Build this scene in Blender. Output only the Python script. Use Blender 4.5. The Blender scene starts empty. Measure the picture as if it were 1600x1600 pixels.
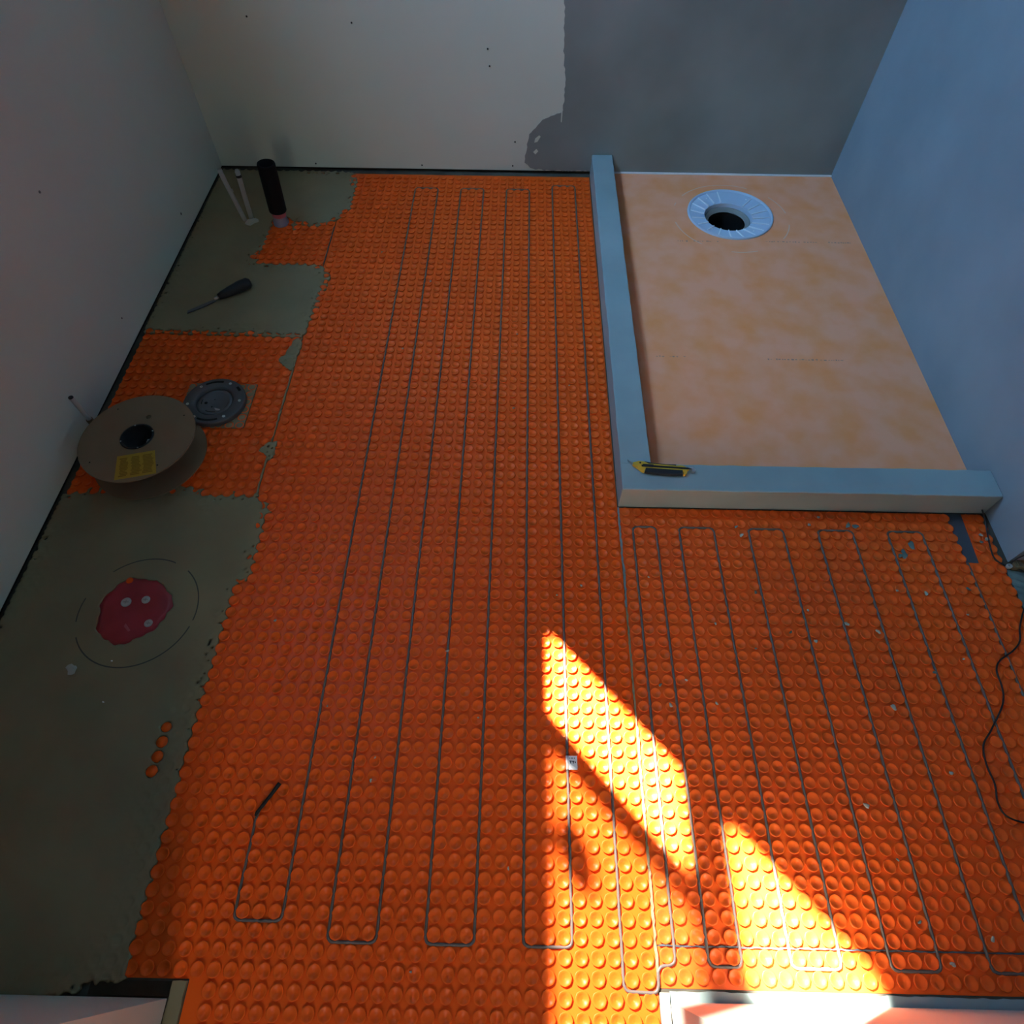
import bpy, bmesh, math, random
import numpy as np
from mathutils import Vector, Matrix, Euler, noise
from mathutils.geometry import tessellate_polygon

# ------------------------------------------------------------------ units
# lengths below are counted in stud pitches of the floor mats (30.7 mm)
S = 0.0307
PI = math.pi
random.seed(7); RNG = np.random.default_rng(7)
scene = bpy.context.scene
COL = scene.collection

# ------------------------------------------------------------------ camera
cd = bpy.data.cameras.new('camera'); cam = bpy.data.objects.new('camera', cd); COL.objects.link(cam)
cd.sensor_width = 36; cd.lens = 982.96 / 1600 * 36; cd.clip_start = 0.02
cam.location = (-6.944 * S, -43.17 * S, (46.54 + 0.16) * S)
a, b, c = 0.572919688, -0.0050789, 0.01967418
cam.matrix_world = Matrix.Translation(cam.location) @ (Matrix.Rotation(c, 4, 'Z') @ Matrix.Rotation(b, 4, 'Y') @ Matrix.Rotation(a, 4, 'X'))
scene.camera = cam

# ------------------------------------------------------------------ light
KZ = 1.50                                   # drop of the sun per unit of X
world = bpy.data.worlds.new('sky'); scene.world = world; world.use_nodes = True
bg = world.node_tree.nodes['Background']; bg.inputs['Color'].default_value = (0.36, 0.60, 1.0, 1); bg.inputs['Strength'].default_value = 0.10
sl = bpy.data.lights.new('sun', 'SUN'); so = bpy.data.objects.new('sun', sl); COL.objects.link(so)
sl.energy = 130; sl.angle = math.radians(0.7); sl.color = (1.0, 0.93, 0.80)
so.rotation_euler = Vector((1, -1.12, -KZ)).to_track_quat('-Z', 'Y').to_euler()
so.location = (-2, 1.5, 3)
def area(name, loc, direction, sx, sy, power, color):
    l = bpy.data.lights.new(name, 'AREA'); l.shape = 'RECTANGLE'; l.size = sx; l.size_y = sy; l.energy = power; l.color = color
    o = bpy.data.objects.new(name, l); COL.objects.link(o); o.location = loc
    o.rotation_euler = Vector(direction).to_track_quat('-Z', 'Y').to_euler(); return o
WY0, WY1, WZ0, WZ1 = -8.0, 28.0, 65.4, 99.0     # window opening in the left wall
area('window_skylight', (-66 * S, (WY0 + WY1) / 2 * S, 112 * S), (1, 0, -0.75), 52 * S, 52 * S, 760, (0.27, 0.57, 1.0))
area('hall_daylight', (-18 * S, -100 * S, 45 * S), (0, 1, -0.12), 0.55, 0.65, 11.0, (1.0, 0.90, 0.74))
vs = scene.view_settings; vs.view_transform = 'Standard'; vs.look = 'None'; vs.gamma = 1; vs.exposure = 0.30; vs.use_curve_mapping = False
scene.cycles.use_denoising = True
scene.cycles.max_bounces = 10; scene.cycles.diffuse_bounces = 6
scene.cycles.sample_clamp_indirect = 8

# ------------------------------------------------------------------ helpers
def tag(o, label=None, cat=None, group=None, kind=None):
    if label: o['label'] = label
    if cat: o['category'] = cat
    if group: o['group'] = group
    if kind: o['kind'] = kind
    return o
def link(name, me, parent=None):
    o = bpy.data.objects.new(name, me); COL.objects.link(o)
    if parent is not None:
        o.parent = parent
    return o
def empty(name, loc, rz=0):
    o = bpy.data.objects.new(name, None); COL.objects.link(o)
    o.empty_display_size = 0.05
    o.location = Vector(loc) * S; o.rotation_euler = (0, 0, rz); return o
class MB:
    """collects geometry in stud units; build() links it as one mesh object"""
    def __init__(s): s.v = []; s.f = []; s.m = []; s.sm = []
    def add(s, vs_, fs, mat=0, smooth=False):
        n = len(s.v); s.v += [tuple(q) for q in vs_]
        for f in fs: s.f.append(tuple(i + n for i in f)); s.m.append(mat); s.sm.append(smooth)
        return s
    def box(s, x0, x1, y0, y1, z0, z1, mat=0, M=None, bev=0):
        if bev:
            bm = bmesh.new(); bmesh.ops.create_cube(bm, size=1)
            for v in bm.verts:
                v.co = Vector(((x0 + x1) / 2 + v.co.x * (x1 - x0), (y0 + y1) / 2 + v.co.y * (y1 - y0), (z0 + z1) / 2 + v.co.z * (z1 - z0)))
            bmesh.ops.bevel(bm, geom=bm.edges[:], offset=bev, segments=2, affect='EDGES', profile=0.5)
            vs_ = [v.co.copy() for v in bm.verts]; bm.verts.index_update(); fs = [[v.index for v in f.verts] for f in bm.faces]; bm.free()
        else:
            vs_ = [Vector((x, y, z)) for z in (z0, z1) for y in (y0, y1) for x in (x0, x1)]
            fs = [(0, 2, 3, 1), (4, 5, 7, 6), (0, 1, 5, 4), (2, 6, 7, 3), (0, 4, 6, 2), (1, 3, 7, 5)]
        if M: vs_ = [M @ v for v in vs_]
        return s.add(vs_, fs, mat)
    def lathe(s, prof, n=32, c=(0, 0, 0), mat=0, smooth=True, M=None, wob=None):
        """prof: list of (r, z); r = 0 closes"""
        vs_ = []; idx = []
        for r, z in prof:
            if r <= 1e-6: idx.append([len(vs_)]); vs_.append(Vector((c[0], c[1], c[2] + z)))
            else:
                row = []
                for k in range(n):
                    t = 2 * PI * k / n; rr = r * (wob(t) if wob else 1)
                    row.append(len(vs_)); vs_.append(Vector((c[0] + rr * math.cos(t), c[1] + rr * math.sin(t), c[2] + z)))
                idx.append(row)
        fs = []
        for A, B in zip(idx, idx[1:]):
            if len(A) == 1 and len(B) == 1: continue
            for k in range(n):
                k2 = (k + 1) % n
                if len(A) == 1: fs.append((A[0], B[k2], B[k]))
                elif len(B) == 1: fs.append((A[k], A[k2], B[0]))
                else: fs.append((A[k], A[k2], B[k2], B[k]))
        if M: vs_ = [M @ v for v in vs_]
        return s.add(vs_, fs, mat, smooth)
    def tube(s, pts, r, n=8, mat=0, caps=True, radii=None):
        pts = [Vector(p) for p in pts]; vs_ = []; fs = []
        up = Vector((0, 0, 1)); prev = None
        for i, p in enumerate(pts):
            t = (pts[min(i + 1, len(pts) - 1)] - pts[max(i - 1, 0)]).normalized()
            u = t.cross(up)
            if u.length < 1e-3: u = t.cross(Vector((0, 1, 0)))
            u.normalize()
            if prev and u.dot(prev) < 0: u = -u
            prev = u; w = u.cross(t); rr = radii[i] if radii else r
            for k in range(n):
                q = 2 * PI * k / n; vs_.append(p + u * rr * math.cos(q) + w * rr * math.sin(q))
        for i in range(len(pts) - 1):
            for k in range(n):
                k2 = (k + 1) % n; fs.append((i * n + k, i * n + k2, (i + 1) * n + k2, (i + 1) * n + k))
        s.add(vs_, fs, mat, True)
        if caps: s.add(vs_[:n], [tuple(range(n))], mat); s.add(vs_[-n:], [tuple(range(n))], mat)
        return s
    def prism(s, poly, z0, z1, mat=0, M=None):
        n = len(poly); vs_ = [Vector((x, y, z0)) for x, y in poly] + [Vector((x, y, z1)) for x, y in poly]
        if M: vs_ = [M @ v for v in vs_]
        tri = tessellate_polygon([[Vector((x, y, 0)) for x, y in poly]])
        fs = [tuple(reversed(t)) for t in tri] + [tuple(i + n for i in t) for t in tri]
        fs += [(i, (i + 1) % n, (i + 1) % n + n, i + n) for i in range(n)]
        return s.add(vs_, fs, mat)
    def build(s, name, mats, parent=None, origin=None, fix=True):
        if not isinstance(mats, (list, tuple)): mats = [mats]
        me = bpy.data.meshes.new(name)
        off = Vector(origin) if origin is not None else Vector((0, 0, 0))
        me.from_pydata([tuple((Vector(v) - off) * S) for v in s.v], [], s.f)
        me.polygons.foreach_set('material_index', s.m); me.polygons.foreach_set('use_smooth', s.sm)
        for m in mats: me.materials.append(m)
        if fix:
            bm = bmesh.new(); bm.from_mesh(me); bmesh.ops.remove_doubles(bm, verts=bm.verts[:], dist=1e-6)
            bmesh.ops.recalc_face_normals(bm, faces=bm.faces[:]); bm.to_mesh(me); bm.free()
        me.update()
        o = link(name, me, parent)
        if origin is not None and parent is None: o.location = off * S
        return o
def np_mesh(name, V, F, mat, parent=None, smooth=True):
    """V (n,3) in stud units, F list of arrays of same-size faces"""
    me = bpy.data.meshes.new(name)
    nl = sum(f.size for f in F); nf = sum(len(f) for f in F)
    me.vertices.add(len(V)); me.vertices.foreach_set('co', (np.asarray(V, np.float32) * S).ravel())
    me.loops.add(nl); me.loops.foreach_set('vertex_index', np.concatenate([f.ravel() for f in F]).astype(np.int32))
    me.polygons.add(nf)
    tot = np.concatenate([np.full(len(f), f.shape[1]) for f in F]); st = np.concatenate([[0], np.cumsum(tot)[:-1]])
    me.polygons.foreach_set('loop_start', st.astype(np.int32)); me.polygons.foreach_set('loop_total', tot.astype(np.int32))
    me.polygons.foreach_set('use_smooth', np.concatenate([np.full(len(f), sm_) for f, sm_ in zip(F, smooth if isinstance(smooth, (list, tuple)) else [smooth] * len(F))]))
    me.materials.append(mat); me.update(calc_edges=True); me.validate()
    return link(name, me, parent)

# ------------------------------------------------------------------ materials
def mat(name, col, rough=0.6, spec=0.4, metal=0.0, var=None, vscale=6.0, bump=0.0, bscale=80.0, detail=4.0, extra=None):
    m = bpy.data.materials.new(name); m.use_nodes = True; nt = m.node_tree; n = nt.nodes; L = nt.links
    bs = n['Principled BSDF']; bs.inputs['Base Color'].default_value = (*col, 1); bs.inputs['Roughness'].default_value = rough
    bs.inputs['Specular IOR Level'].default_value = spec; bs.inputs['Metallic'].default_value = metal
    tc = n.new('ShaderNodeTexCoord')
    if var is not None:
        no = n.new('ShaderNodeTexNoise'); no.inputs['Scale'].default_value = vscale; no.inputs['Detail'].default_value = detail
        L.new(tc.outputs['Object'], no.inputs['Vector'])
        r = n.new('ShaderNodeValToRGB'); r.color_ramp.elements[0].position = 0.36; r.color_ramp.elements[1].position = 0.66
        r.color_ramp.elements[0].color = (*var, 1); r.color_ramp.elements[1].color = (*col, 1)
        L.new(no.outputs['Fac'], r.inputs['Fac']); L.new(r.outputs['Color'], bs.inputs['Base Color'])
        m['ramp'] = r.name
    if bump:
        n2 = n.new('ShaderNodeTexNoise'); n2.inputs['Scale'].default_value = bscale; n2.inputs['Detail'].default_value = 5
        L.new(tc.outputs['Object'], n2.inputs['Vector'])
        b_ = n.new('ShaderNodeBump'); b_.inputs['Strength'].default_value = bump; b_.inputs['Distance'].default_value = 0.002
        L.new(n2.outputs['Fac'], b_.inputs['Height']); L.new(b_.outputs['Normal'], bs.inputs['Normal'])
    return m
def mix_over(m, fac_socket, col):
    """lay another base colour over a material where fac_socket is 1"""
    nt = m.node_tree; bs = nt.nodes['Principled BSDF']; inp = bs.inputs['Base Color']
    mx = nt.nodes.new('ShaderNodeMix'); mx.data_type = 'RGBA'
    if inp.is_linked:
        src = inp.links[0].from_socket; nt.links.new(src, mx.inputs[6])
    else: mx.inputs[6].default_value = inp.default_value
    mx.inputs[7].default_value = (*col, 1); nt.links.new(fac_socket, mx.inputs[0]); nt.links.new(mx.outputs[2], inp)
def ring_fac(m, cx, cy, rad, width, gap=0.45):
    """0..1 on a broken circular scratch of radius rad (stud units) around (cx, cy)"""
    nt = m.node_tree; n = nt.nodes; L = nt.links
    tc = n.new('ShaderNodeTexCoord'); sx = n.new('ShaderNodeSeparateXYZ'); L.new(tc.outputs['Object'], sx.inputs[0])
    cb = n.new('ShaderNodeCombineXYZ'); L.new(sx.outputs[0], cb.inputs[0]); L.new(sx.outputs[1], cb.inputs[1])
    d = n.new('ShaderNodeVectorMath'); d.operation = 'DISTANCE'; L.new(cb.outputs[0], d.inputs[0]); d.inputs[1].default_value = (cx * S, cy * S, 0)
    s_ = n.new('ShaderNodeMath'); s_.operation = 'SUBTRACT'; L.new(d.outputs['Value'], s_.inputs[0]); s_.inputs[1].default_value = rad * S
    ab = n.new('ShaderNodeMath'); ab.operation = 'ABSOLUTE'; L.new(s_.outputs[0], ab.inputs[0])
    lt = n.new('ShaderNodeMath'); lt.operation = 'LESS_THAN'; L.new(ab.outputs[0], lt.inputs[0]); lt.inputs[1].default_value = width * S
    no = n.new('ShaderNodeTexNoise'); no.inputs['Scale'].default_value = 9; L.new(tc.outputs['Object'], no.inputs['Vector'])
    g = n.new('ShaderNodeMath'); g.operation = 'GREATER_THAN'; L.new(no.outputs['Fac'], g.inputs[0]); g.inputs[1].default_value = gap
    mu = n.new('ShaderNodeMath'); mu.operation = 'MULTIPLY'; L.new(lt.outputs[0], mu.inputs[0]); L.new(g.outputs[0], mu.inputs[1])
    return mu.outputs[0]

M = {}
M['orange'] = mat('orange_mat', (0.84, 0.112, 0.009), 0.40, 0.2, var=(0.80, 0.100, 0.007), vscale=3.0)
M['orange_dusty'] = mat('orange_mat_dusty', (0.83, 0.118, 0.012), 0.40, 0.22, var=(0.78, 0.108, 0.014), vscale=7)
M['mortar'] = mat('grey_levelling_mortar', (0.26, 0.22, 0.13), 0.75, 0.12, var=(0.22, 0.185, 0.11), vscale=5, bump=0.25, bscale=60)
M['mortar_light'] = mat('grey_mortar_crumbs', (0.36, 0.36, 0.32), 0.8, 0.2, bump=0.4, bscale=300)
M['mortar_dark'] = mat('dark_mortar', (0.06, 0.07, 0.085), 0.6, 0.3, bump=0.2)
M['trowelled'] = mat('trowelled_mortar', (0.16, 0.24, 0.23), 0.7, 0.2, var=(0.10, 0.15, 0.14), vscale=20, bump=0.5, bscale=90)
M['subfloor'] = mat('subfloor', (0.10, 0.09, 0.07), 0.8, 0.2, var=(0.06, 0.055, 0.045), vscale=14, bump=0.3)
M['plaster'] = mat('white_wallboard', (0.53, 0.60, 0.54), 0.75, 0.15, var=(0.505, 0.575, 0.515), vscale=2.5, bump=0.06, bscale=40)
M['coat'] = mat('grey_waterproof_coat', (0.235, 0.28, 0.28), 0.55, 0.25, var=(0.17, 0.205, 0.205), vscale=2.2, bump=0.12, bscale=14)
M['coat_blue'] = mat('blue_grey_waterproof_coat', (0.225, 0.29, 0.33), 0.55, 0.25, var=(0.185, 0.245, 0.285), vscale=3.0, bump=0.12, bscale=18)
M['curb'] = mat('grey_painted_curb', (0.29, 0.37, 0.375), 0.5, 0.25, var=(0.24, 0.31, 0.315), vscale=4.0, bump=0.15, bscale=25)
M['dark'] = mat('dark_gap', (0.012, 0.011, 0.010), 0.9, 0.1)
M['wood'] = mat('dark_wood', (0.05, 0.03, 0.018), 0.8, 0.2, var=(0.03, 0.02, 0.012), vscale=20)
M['tray'] = mat('peach_membrane', (0.92, 0.38, 0.215), 0.6, 0.12, var=(0.90, 0.31, 0.10), vscale=10, detail=3.0, bump=0.05, bscale=200)
r_ = M['tray'].node_tree.nodes[M['tray']['ramp']].color_ramp; r_.elements[0].position = 0.24; r_.elements[1].position = 0.62
M['print'] = mat('grey_print', (0.42, 0.22, 0.16), 0.7, 0.1)
M['drain'] = mat('pale_blue_plastic', (0.44, 0.56, 0.70), 0.35, 0.5)
M['drain_edge'] = mat('pale_plastic_rib', (0.75, 0.82, 0.88), 0.35, 0.5)
M['grey_plastic'] = mat('grey_plastic', (0.22, 0.23, 0.22), 0.5, 0.4)
M['black'] = mat('black_plastic', (0.012, 0.012, 0.013), 0.55, 0.3)
M['black_foam'] = mat('black_foam', (0.009, 0.009, 0.010), 0.9, 0.1)
M['flange'] = mat('black_grey_abs', (0.055, 0.058, 0.064), 0.4, 0.5)
M['cap'] = mat('dark_grey_cap', (0.075, 0.078, 0.088), 0.45, 0.5)
M['card'] = mat('cardboard', (0.24, 0.165, 0.10), 0.8, 0.15, var=(0.22, 0.15, 0.09), vscale=8)
M['card_dark'] = mat('cardboard_core', (0.12, 0.08, 0.045), 0.85, 0.1)
M['yellow'] = mat('yellow_label', (0.42, 0.26, 0.02), 0.6, 0.3)
M['yellow_print'] = mat('label_print', (0.24, 0.14, 0.015), 0.7, 0.2)
M['white'] = mat('white_paper', (0.75, 0.75, 0.77), 0.6, 0.2)
M['white_pipe'] = mat('white_pipe', (0.36, 0.36, 0.35), 0.4, 0.4)
M['metal'] = mat('steel', (0.55, 0.55, 0.55), 0.3, 0.5, metal=0.9)
M['brass'] = mat('brass_fitting', (0.20, 0.14, 0.07), 0.5, 0.5, metal=0.4)
M['red'] = mat('red_plastic_sheet', (0.36, 0.022, 0.035), 0.35, 0.5, var=(0.28, 0.015, 0.022), vscale=14, bump=0.5, bscale=18)
M['pink'] = mat('pink_tape', (0.42, 0.10, 0.12), 0.5, 0.4)
M['violet'] = mat('grey_violet_coupler', (0.20, 0.19, 0.26), 0.4, 0.5)
M['cable'] = mat('heating_cable', (0.125, 0.10, 0.092), 0.42, 0.35)
M['cord'] = mat('black_cord', (0.008, 0.007, 0.010), 0.5, 0.4)
M['kn_yellow'] = mat('knife_yellow', (0.65, 0.38, 0.03), 0.4, 0.5)
M['rubber'] = mat('rubber_grip', (0.018, 0.020, 0.024), 0.6, 0.3)
M['ink'] = mat('ink', (0.05, 0.05, 0.06), 0.7, 0.2)
M['ply'] = mat('rough_brown_board', (0.23, 0.18, 0.10), 0.85, 0.1, var=(0.07, 0.05, 0.03), vscale=40, bump=0.4)
mix_over(M['mortar'], ring_fac(M['mortar'], -36.9, -23.2, 4.66, 0.05, 0.42), (0.07, 0.07, 0.06))
mix_over(M['tray'], ring_fac(M['tray'], 19.4, 31.6, 7.2, 0.07, 0.5), (0.82, 0.47, 0.33))
# unseen half-clear pane, added to dim the sun in the second casement
gl = bpy.data.materials.new('insect_screen'); gl.use_nodes = True; nt = gl.node_tree; nt.nodes.clear()
o_ = nt.nodes.new('ShaderNodeOutputMaterial'); mx = nt.nodes.new('ShaderNodeMixShader'); tr = nt.nodes.new('ShaderNodeBsdfTransparent'); df = nt.nodes.new('ShaderNodeBsdfDiffuse')
df.inputs['Color'].default_value = (0.1, 0.1, 0.1, 1); mx.inputs[0].default_value = 0.62
nt.links.new(tr.outputs[0], mx.inputs[1]); nt.links.new(df.outputs[0], mx.inputs[2]); nt.links.new(mx.outputs[0], o_.inputs[0]); M['screen'] = gl

# ------------------------------------------------------------------ room shell
LX, RX, BY = -47.6, 34.5, 41.5
FYL, FYR = -47.5, -47.1
CZ = 108.0
DX0, DX1 = -26.7, 2.6                     # doorway in the front wall
DRX, DRY = 19.4, 32.2                     # shower drain
def circle(cx, cy, r, n=64): return [(cx + r * math.cos(2 * PI * k / n), cy + r * math.sin(2 * PI * k / n)) for k in range(n)]
def plate_with_hole(mb, rect, hole, z0, z1, m=0):
    outer = rect; allp = outer + hole; n = len(outer); h = len(hole)
    tri = tessellate_polygon([[Vector((x, y, 0)) for x, y in outer], [Vector((x, y, 0)) for x, y in hole]])
    vs_ = [(x, y, z1) for x, y in allp] + [(x, y, z0) for x, y in allp]; N = len(allp)
    fs = [tuple(t) for t in tri] + [tuple(i + N for i in reversed(t)) for t in tri]
    fs += [(i, (i + 1) % n, (i + 1) % n + N, i + N) for i in range(n)] + [(n + i, n + (i + 1) % h, n + (i + 1) % h + N, n + i + N) for i in range(h)]
    mb.add(vs_, fs, m)
fl = MB(); plate_with_hole(fl, [(-52, -56), (46, -56), (46, 46), (-52, 46)], circle(DRX, DRY, 3.4), -4.5, 0)
tag(fl.build('floor', M['subfloor']), kind='structure')
hf = MB(); hf.box(-60, 60, -110, -56.05, -4.5, 0); tag(hf.build('floor_hall', M['subfloor']), kind='structure')
ce = MB(); ce.box(-52, 46, -56, 46, CZ, CZ + 3); tag(ce.build('ceiling', M['plaster']), kind='structure')

wl = MB(); zb = 0.42
wl.box(LX - 3.5, LX, -56, WY0, zb, CZ); wl.box(LX - 3.5, LX, WY1, BY + 3.5, zb, CZ)
wl.box(LX - 3.5, LX, WY0, WY1, zb, WZ0); wl.box(LX - 3.5, LX, WY0, WY1, WZ1, CZ)
wl.box(LX - 3.5, LX - 0.22, -56, BY + 3.5, 0, zb, 1)
wo = tag(wl.build('wall_left', [M['plaster'], M['dark']]), kind='structure')
wb = MB(); wb.box(LX, RX + 6, BY, BY + 3.5, zb, CZ); wb.box(LX - 0.4, RX + 6, BY + 0.5, BY + 3.5, 0, zb, 1)
wback = tag(wb.build('wall_back', [M['plaster'], M['dark']]), kind='structure')
coat = [(-2.95, 22.27), (-2.62, 17.81), (-2.46, 14.75), (-2.06, 11.46), (-2.03, 7.91), (-3.12, 7.45), (-4.54, 6.83), (-5.47, 5.9), (-6.27, 5.11), (-6.4, 3.84), (-6.7, 2.37), (-6.68, 1.53), (-5.97, 0.82), (-4.4, 0.55), (-2.3, 0.5), (1.89, 0.45)]
def ragged(pts, amp, step, closed=False, seed=0):
    rnd = random.Random(seed); out = []
    n = len(pts) - (0 if closed else 1)
    for i in range(n):
        p, q = Vector(pts[i]), Vector(pts[(i + 1) % len(pts)]); k = max(1, int((q - p).length / step)); nn = Vector((-(q - p).y, (q - p).x)).normalized()
        for j in range(k):
            out.append(tuple(p.lerp(q, j / k) + nn * rnd.uniform(-amp, amp) * (0 if (i == 0 and j == 0) else 1)))
    if not closed: out.append(tuple(pts[-1]))
    return out
cp = [(-2.95, CZ)] + ragged(coat, 0.10, 0.35, seed=3) + [(RX, 0.45), (RX, CZ)]
MXZ = Matrix(((1, 0, 0, 0), (0, 0, -1, BY), (0, 1, 0, 0), (0, 0, 0, 1)))     # (x, y, z) -> (x, BY - z, y)
cm = MB(); cm.prism(cp, 0.0, 0.07, 0, MXZ)
tag(cm.build('waterproof_coating', M['coat'], wback), label='grey waterproof coating with ragged left edge')
fl_ = MB()
for q in ([(-5.4, 4.6), (-4.9, 5.0), (-4.7, 4.85), (-5.1, 4.2), (-5.5, 4.1)], [(-5.6, 2.9), (-5.2, 3.3), (-4.95, 3.0), (-5.3, 2.6)], [(-2.25, 7.9), (-2.1, 7.9), (-2.12, 6.6), (-2.25, 6.7)]):
    fl_.prism(q, 0.07, 0.10, 0, MXZ)
tag(fl_.build('plaster_speck', M['plaster'], wback), kind='stuff')
for (x, z) in [(-38.35, 17.28), (-26.61, 16.82), (-11.27, 14.47), (-11.09, 12.71), (-20.47, 0.9), (-34.75, 0.9), (-8.29, 1.0), (-8.0, 4.1)]:
    sc = MB(); sc.lathe([(0, 0.05), (0.09, 0.05), (0.11, 0.0)], 10, M=MXZ @ Matrix.Translation((x, z, 0))); sc.build('screw', M['black'], wback)
MYZ = Matrix(((0, 0, 1, LX), (1, 0, 0, 0), (0, 1, 0, 0), (0, 0, 0, 1)))
for (y, z, r) in [(7.44, 16.57, 0.13), (26.66, 2.7, 0.16), (7.53, 3.22, 0.10)]:
    sc = MB(); sc.lathe([(0, 0.04), (r * .8, 0.04), (r, 0.0)], 10, M=MYZ @ Matrix.Translation((y, z, 0))); sc.build('screw', M['cap'], wo)
ck = MB(); ck.box(4.9, RX, BY - 0.32, BY - 0.07, 0.30, 0.50, bev=0.04); tag(ck.build('trim_1', M['white']), kind='structure')

wr = MB(); wr.box(RX, RX + 1.3, -17.2, BY, 0.15, CZ, 0)
tag(wr.build('wall_right', [M['coat_blue']]), kind='structure')
wa = MB(); wa.box(RX + 6, RX + 9, -56, BY + 3.5, 0, CZ); tag(wa.build('wall_alcove', M['plaster']), kind='structure')
DH = 68.0
wf = MB(); wf.box(LX - 3.5, DX0, FYL - 3.5, FYL, 0.5, CZ, 0); wf.box(LX - 3.5, DX0 - 0.3, FYL - 3.5, FYL - 0.5, 0, 0.5, 1)
wf.box(DX0, DX1, FYL - 3.5, FYL, DH, CZ, 0)
wf.box(DX1, RX + 6, FYR - 3.9, FYR, 0.6, CZ, 0); wf.box(DX1 + 0.2, RX + 6, FYR - 3.9, FYR - 0.4, 0, 0.6, 1)
tag(wf.build('wall_front', [M['plaster'], M['dark']]), kind='structure')

# window in the left wall (above the frame of the photograph, it lets the sun in)
wn = empty('window_1', (LX - 1.7, (WY0 + WY1) / 2, WZ0)); tag(wn, kind='structure'); wn.parent = None
def wbox(name, y0, y1, z0, z1, m, x0=-1.75, x1=-1.35):
    mb = MB(); o = (LX - 1.7, (WY0 + WY1) / 2, WZ0)
    mb.box(LX + x0 - o[0], LX + x1 - o[0], y0 - o[1], y1 - o[1], z0 - o[2], z1 - o[2]); return mb.build(name, m, wn)
wbox('window_mullion', 17.4, 19.8, WZ0, 85.2, M['plaster'])
wbox('window_rail', WY0, WY1, 81.0, 85.2, M['plaster'])
wbox('insect_screen', WY0, 17.4, WZ0, WZ1, M['screen'], -1.6, -1.58)
hb = MB(); hb.lathe([(0, -0.3), (1.5, -0.3), (1.9, 0), (1.5, 0.3), (0, 0.3)], 16, M=Matrix.Translation((0.3, 2.3, 4.3)) @ Matrix.Rotation(PI / 2, 4, 'Y')); hb.box(0.1, 0.5, 1.4, 2.0, 0, 4.0)
hb.build('window_handle', M['black'], wn)

# ------------------------------------------------------------------ studded mats
patchA = [(-47.58, 41.2), (-29.74, 40.71), (-29.03, 38.4), (-28.89, 35.85), (-28.93, 32.95), (-29.9, 30.41), (-31.66, 29.0), (-33.27, 28.69), (-34.52, 29.33), (-35.0, 28.91), (-34.86, 27.85), (-35.6, 28.76), (-36.07, 29.83), (-36.89, 29.54), (-38.19, 29.23), (-37.72, 28.57), (-38.05, 27.23), (-38.19, 25.15), (-38.24, 23.38), (-39.07, 22.37), (-38.23, 21.42), (-36.58, 20.86), (-34.3, 20.8), (-32.05, 20.86), (-30.51, 20.66), (-29.93, 19.96), (-29.24, 19.04), (-29.23, 17.31), (-29.57, 15.62), (-29.48, 13.98), (-29.93, 11.84), (-30.07, 10.08), (-30.25, 8.87), (-32.42, 8.71), (-35.2, 8.84), (-39.38, 9.04), (-43.52, 9.03), (-47.2, 9.03), (-47.5, 11.07)]
patchB = [(-47.5, -12.58), (-45.73, -11.85), (-43.55, -11.52), (-36.14, -11.21), (-34.82, -11.81), (-33.29, -12.12), (-31.66, -11.8), (-30.33, -11.84), (-29.34, -12.64), (-28.68, -13.51), (-29.14, -14.45), (-28.93, -16.26), (-28.84, -18.43), (-28.98, -20.22), (-29.8, -20.65), (-29.95, -21.8), (-29.95, -23.09), (-30.0, -24.45), (-29.95, -26.43), (-29.95, -28.04), (-30.05, -29.5), (-30.0, -30.68), (-30.05, -31.83), (-30.02, -33.16), (-30.05, -34.88), (-30.0, -36.52), (-29.95, -38.48), (-29.9, -40.35), (-29.85, -42.12), (-29.85, -43.82), (-29.8, -45.12), (-29.71, -46.6), (-31.82, -46.9), (-34.0, -47.6), (-38.79, -48.2), (-47.5, -48.2)]
def sdf(P, poly):
    """signed distance, positive inside"""
    P = np.asarray(P); V = np.asarray(poly); d = np.full(len(P), 1e9); ins = np.zeros(len(P), bool)
    for i in range(len(V)):
        a_, b_ = V[i], V[(i + 1) % len(V)]; e = b_ - a_; w = P - a_
        t = np.clip((w @ e) / (e @ e), 0, 1); d = np.minimum(d, np.hypot(*(w - t[:, None] * e).T))
        c1 = (a_[1] <= P[:, 1]) != (b_[1] <= P[:, 1])
        with np.errstate(divide='ignore', invalid='ignore'):
            xi = a_[0] + (P[:, 1] - a_[1]) / (e[1] if e[1] else 1e-9) * e[0]
        ins ^= c1 & (P[:, 0] < xi)
    return np.where(ins, d, -d)
NS = 16
PROF = [(0.365, 0.0), (0.395, 0.09), (0.432, 0.150), (0.430, 0.174), (0.406, 0.184), (0.340, 0.175), (0.250, 0.120), (0.150, 0.072), (0.075, 0.062), (0.04, 0.045)]
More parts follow.
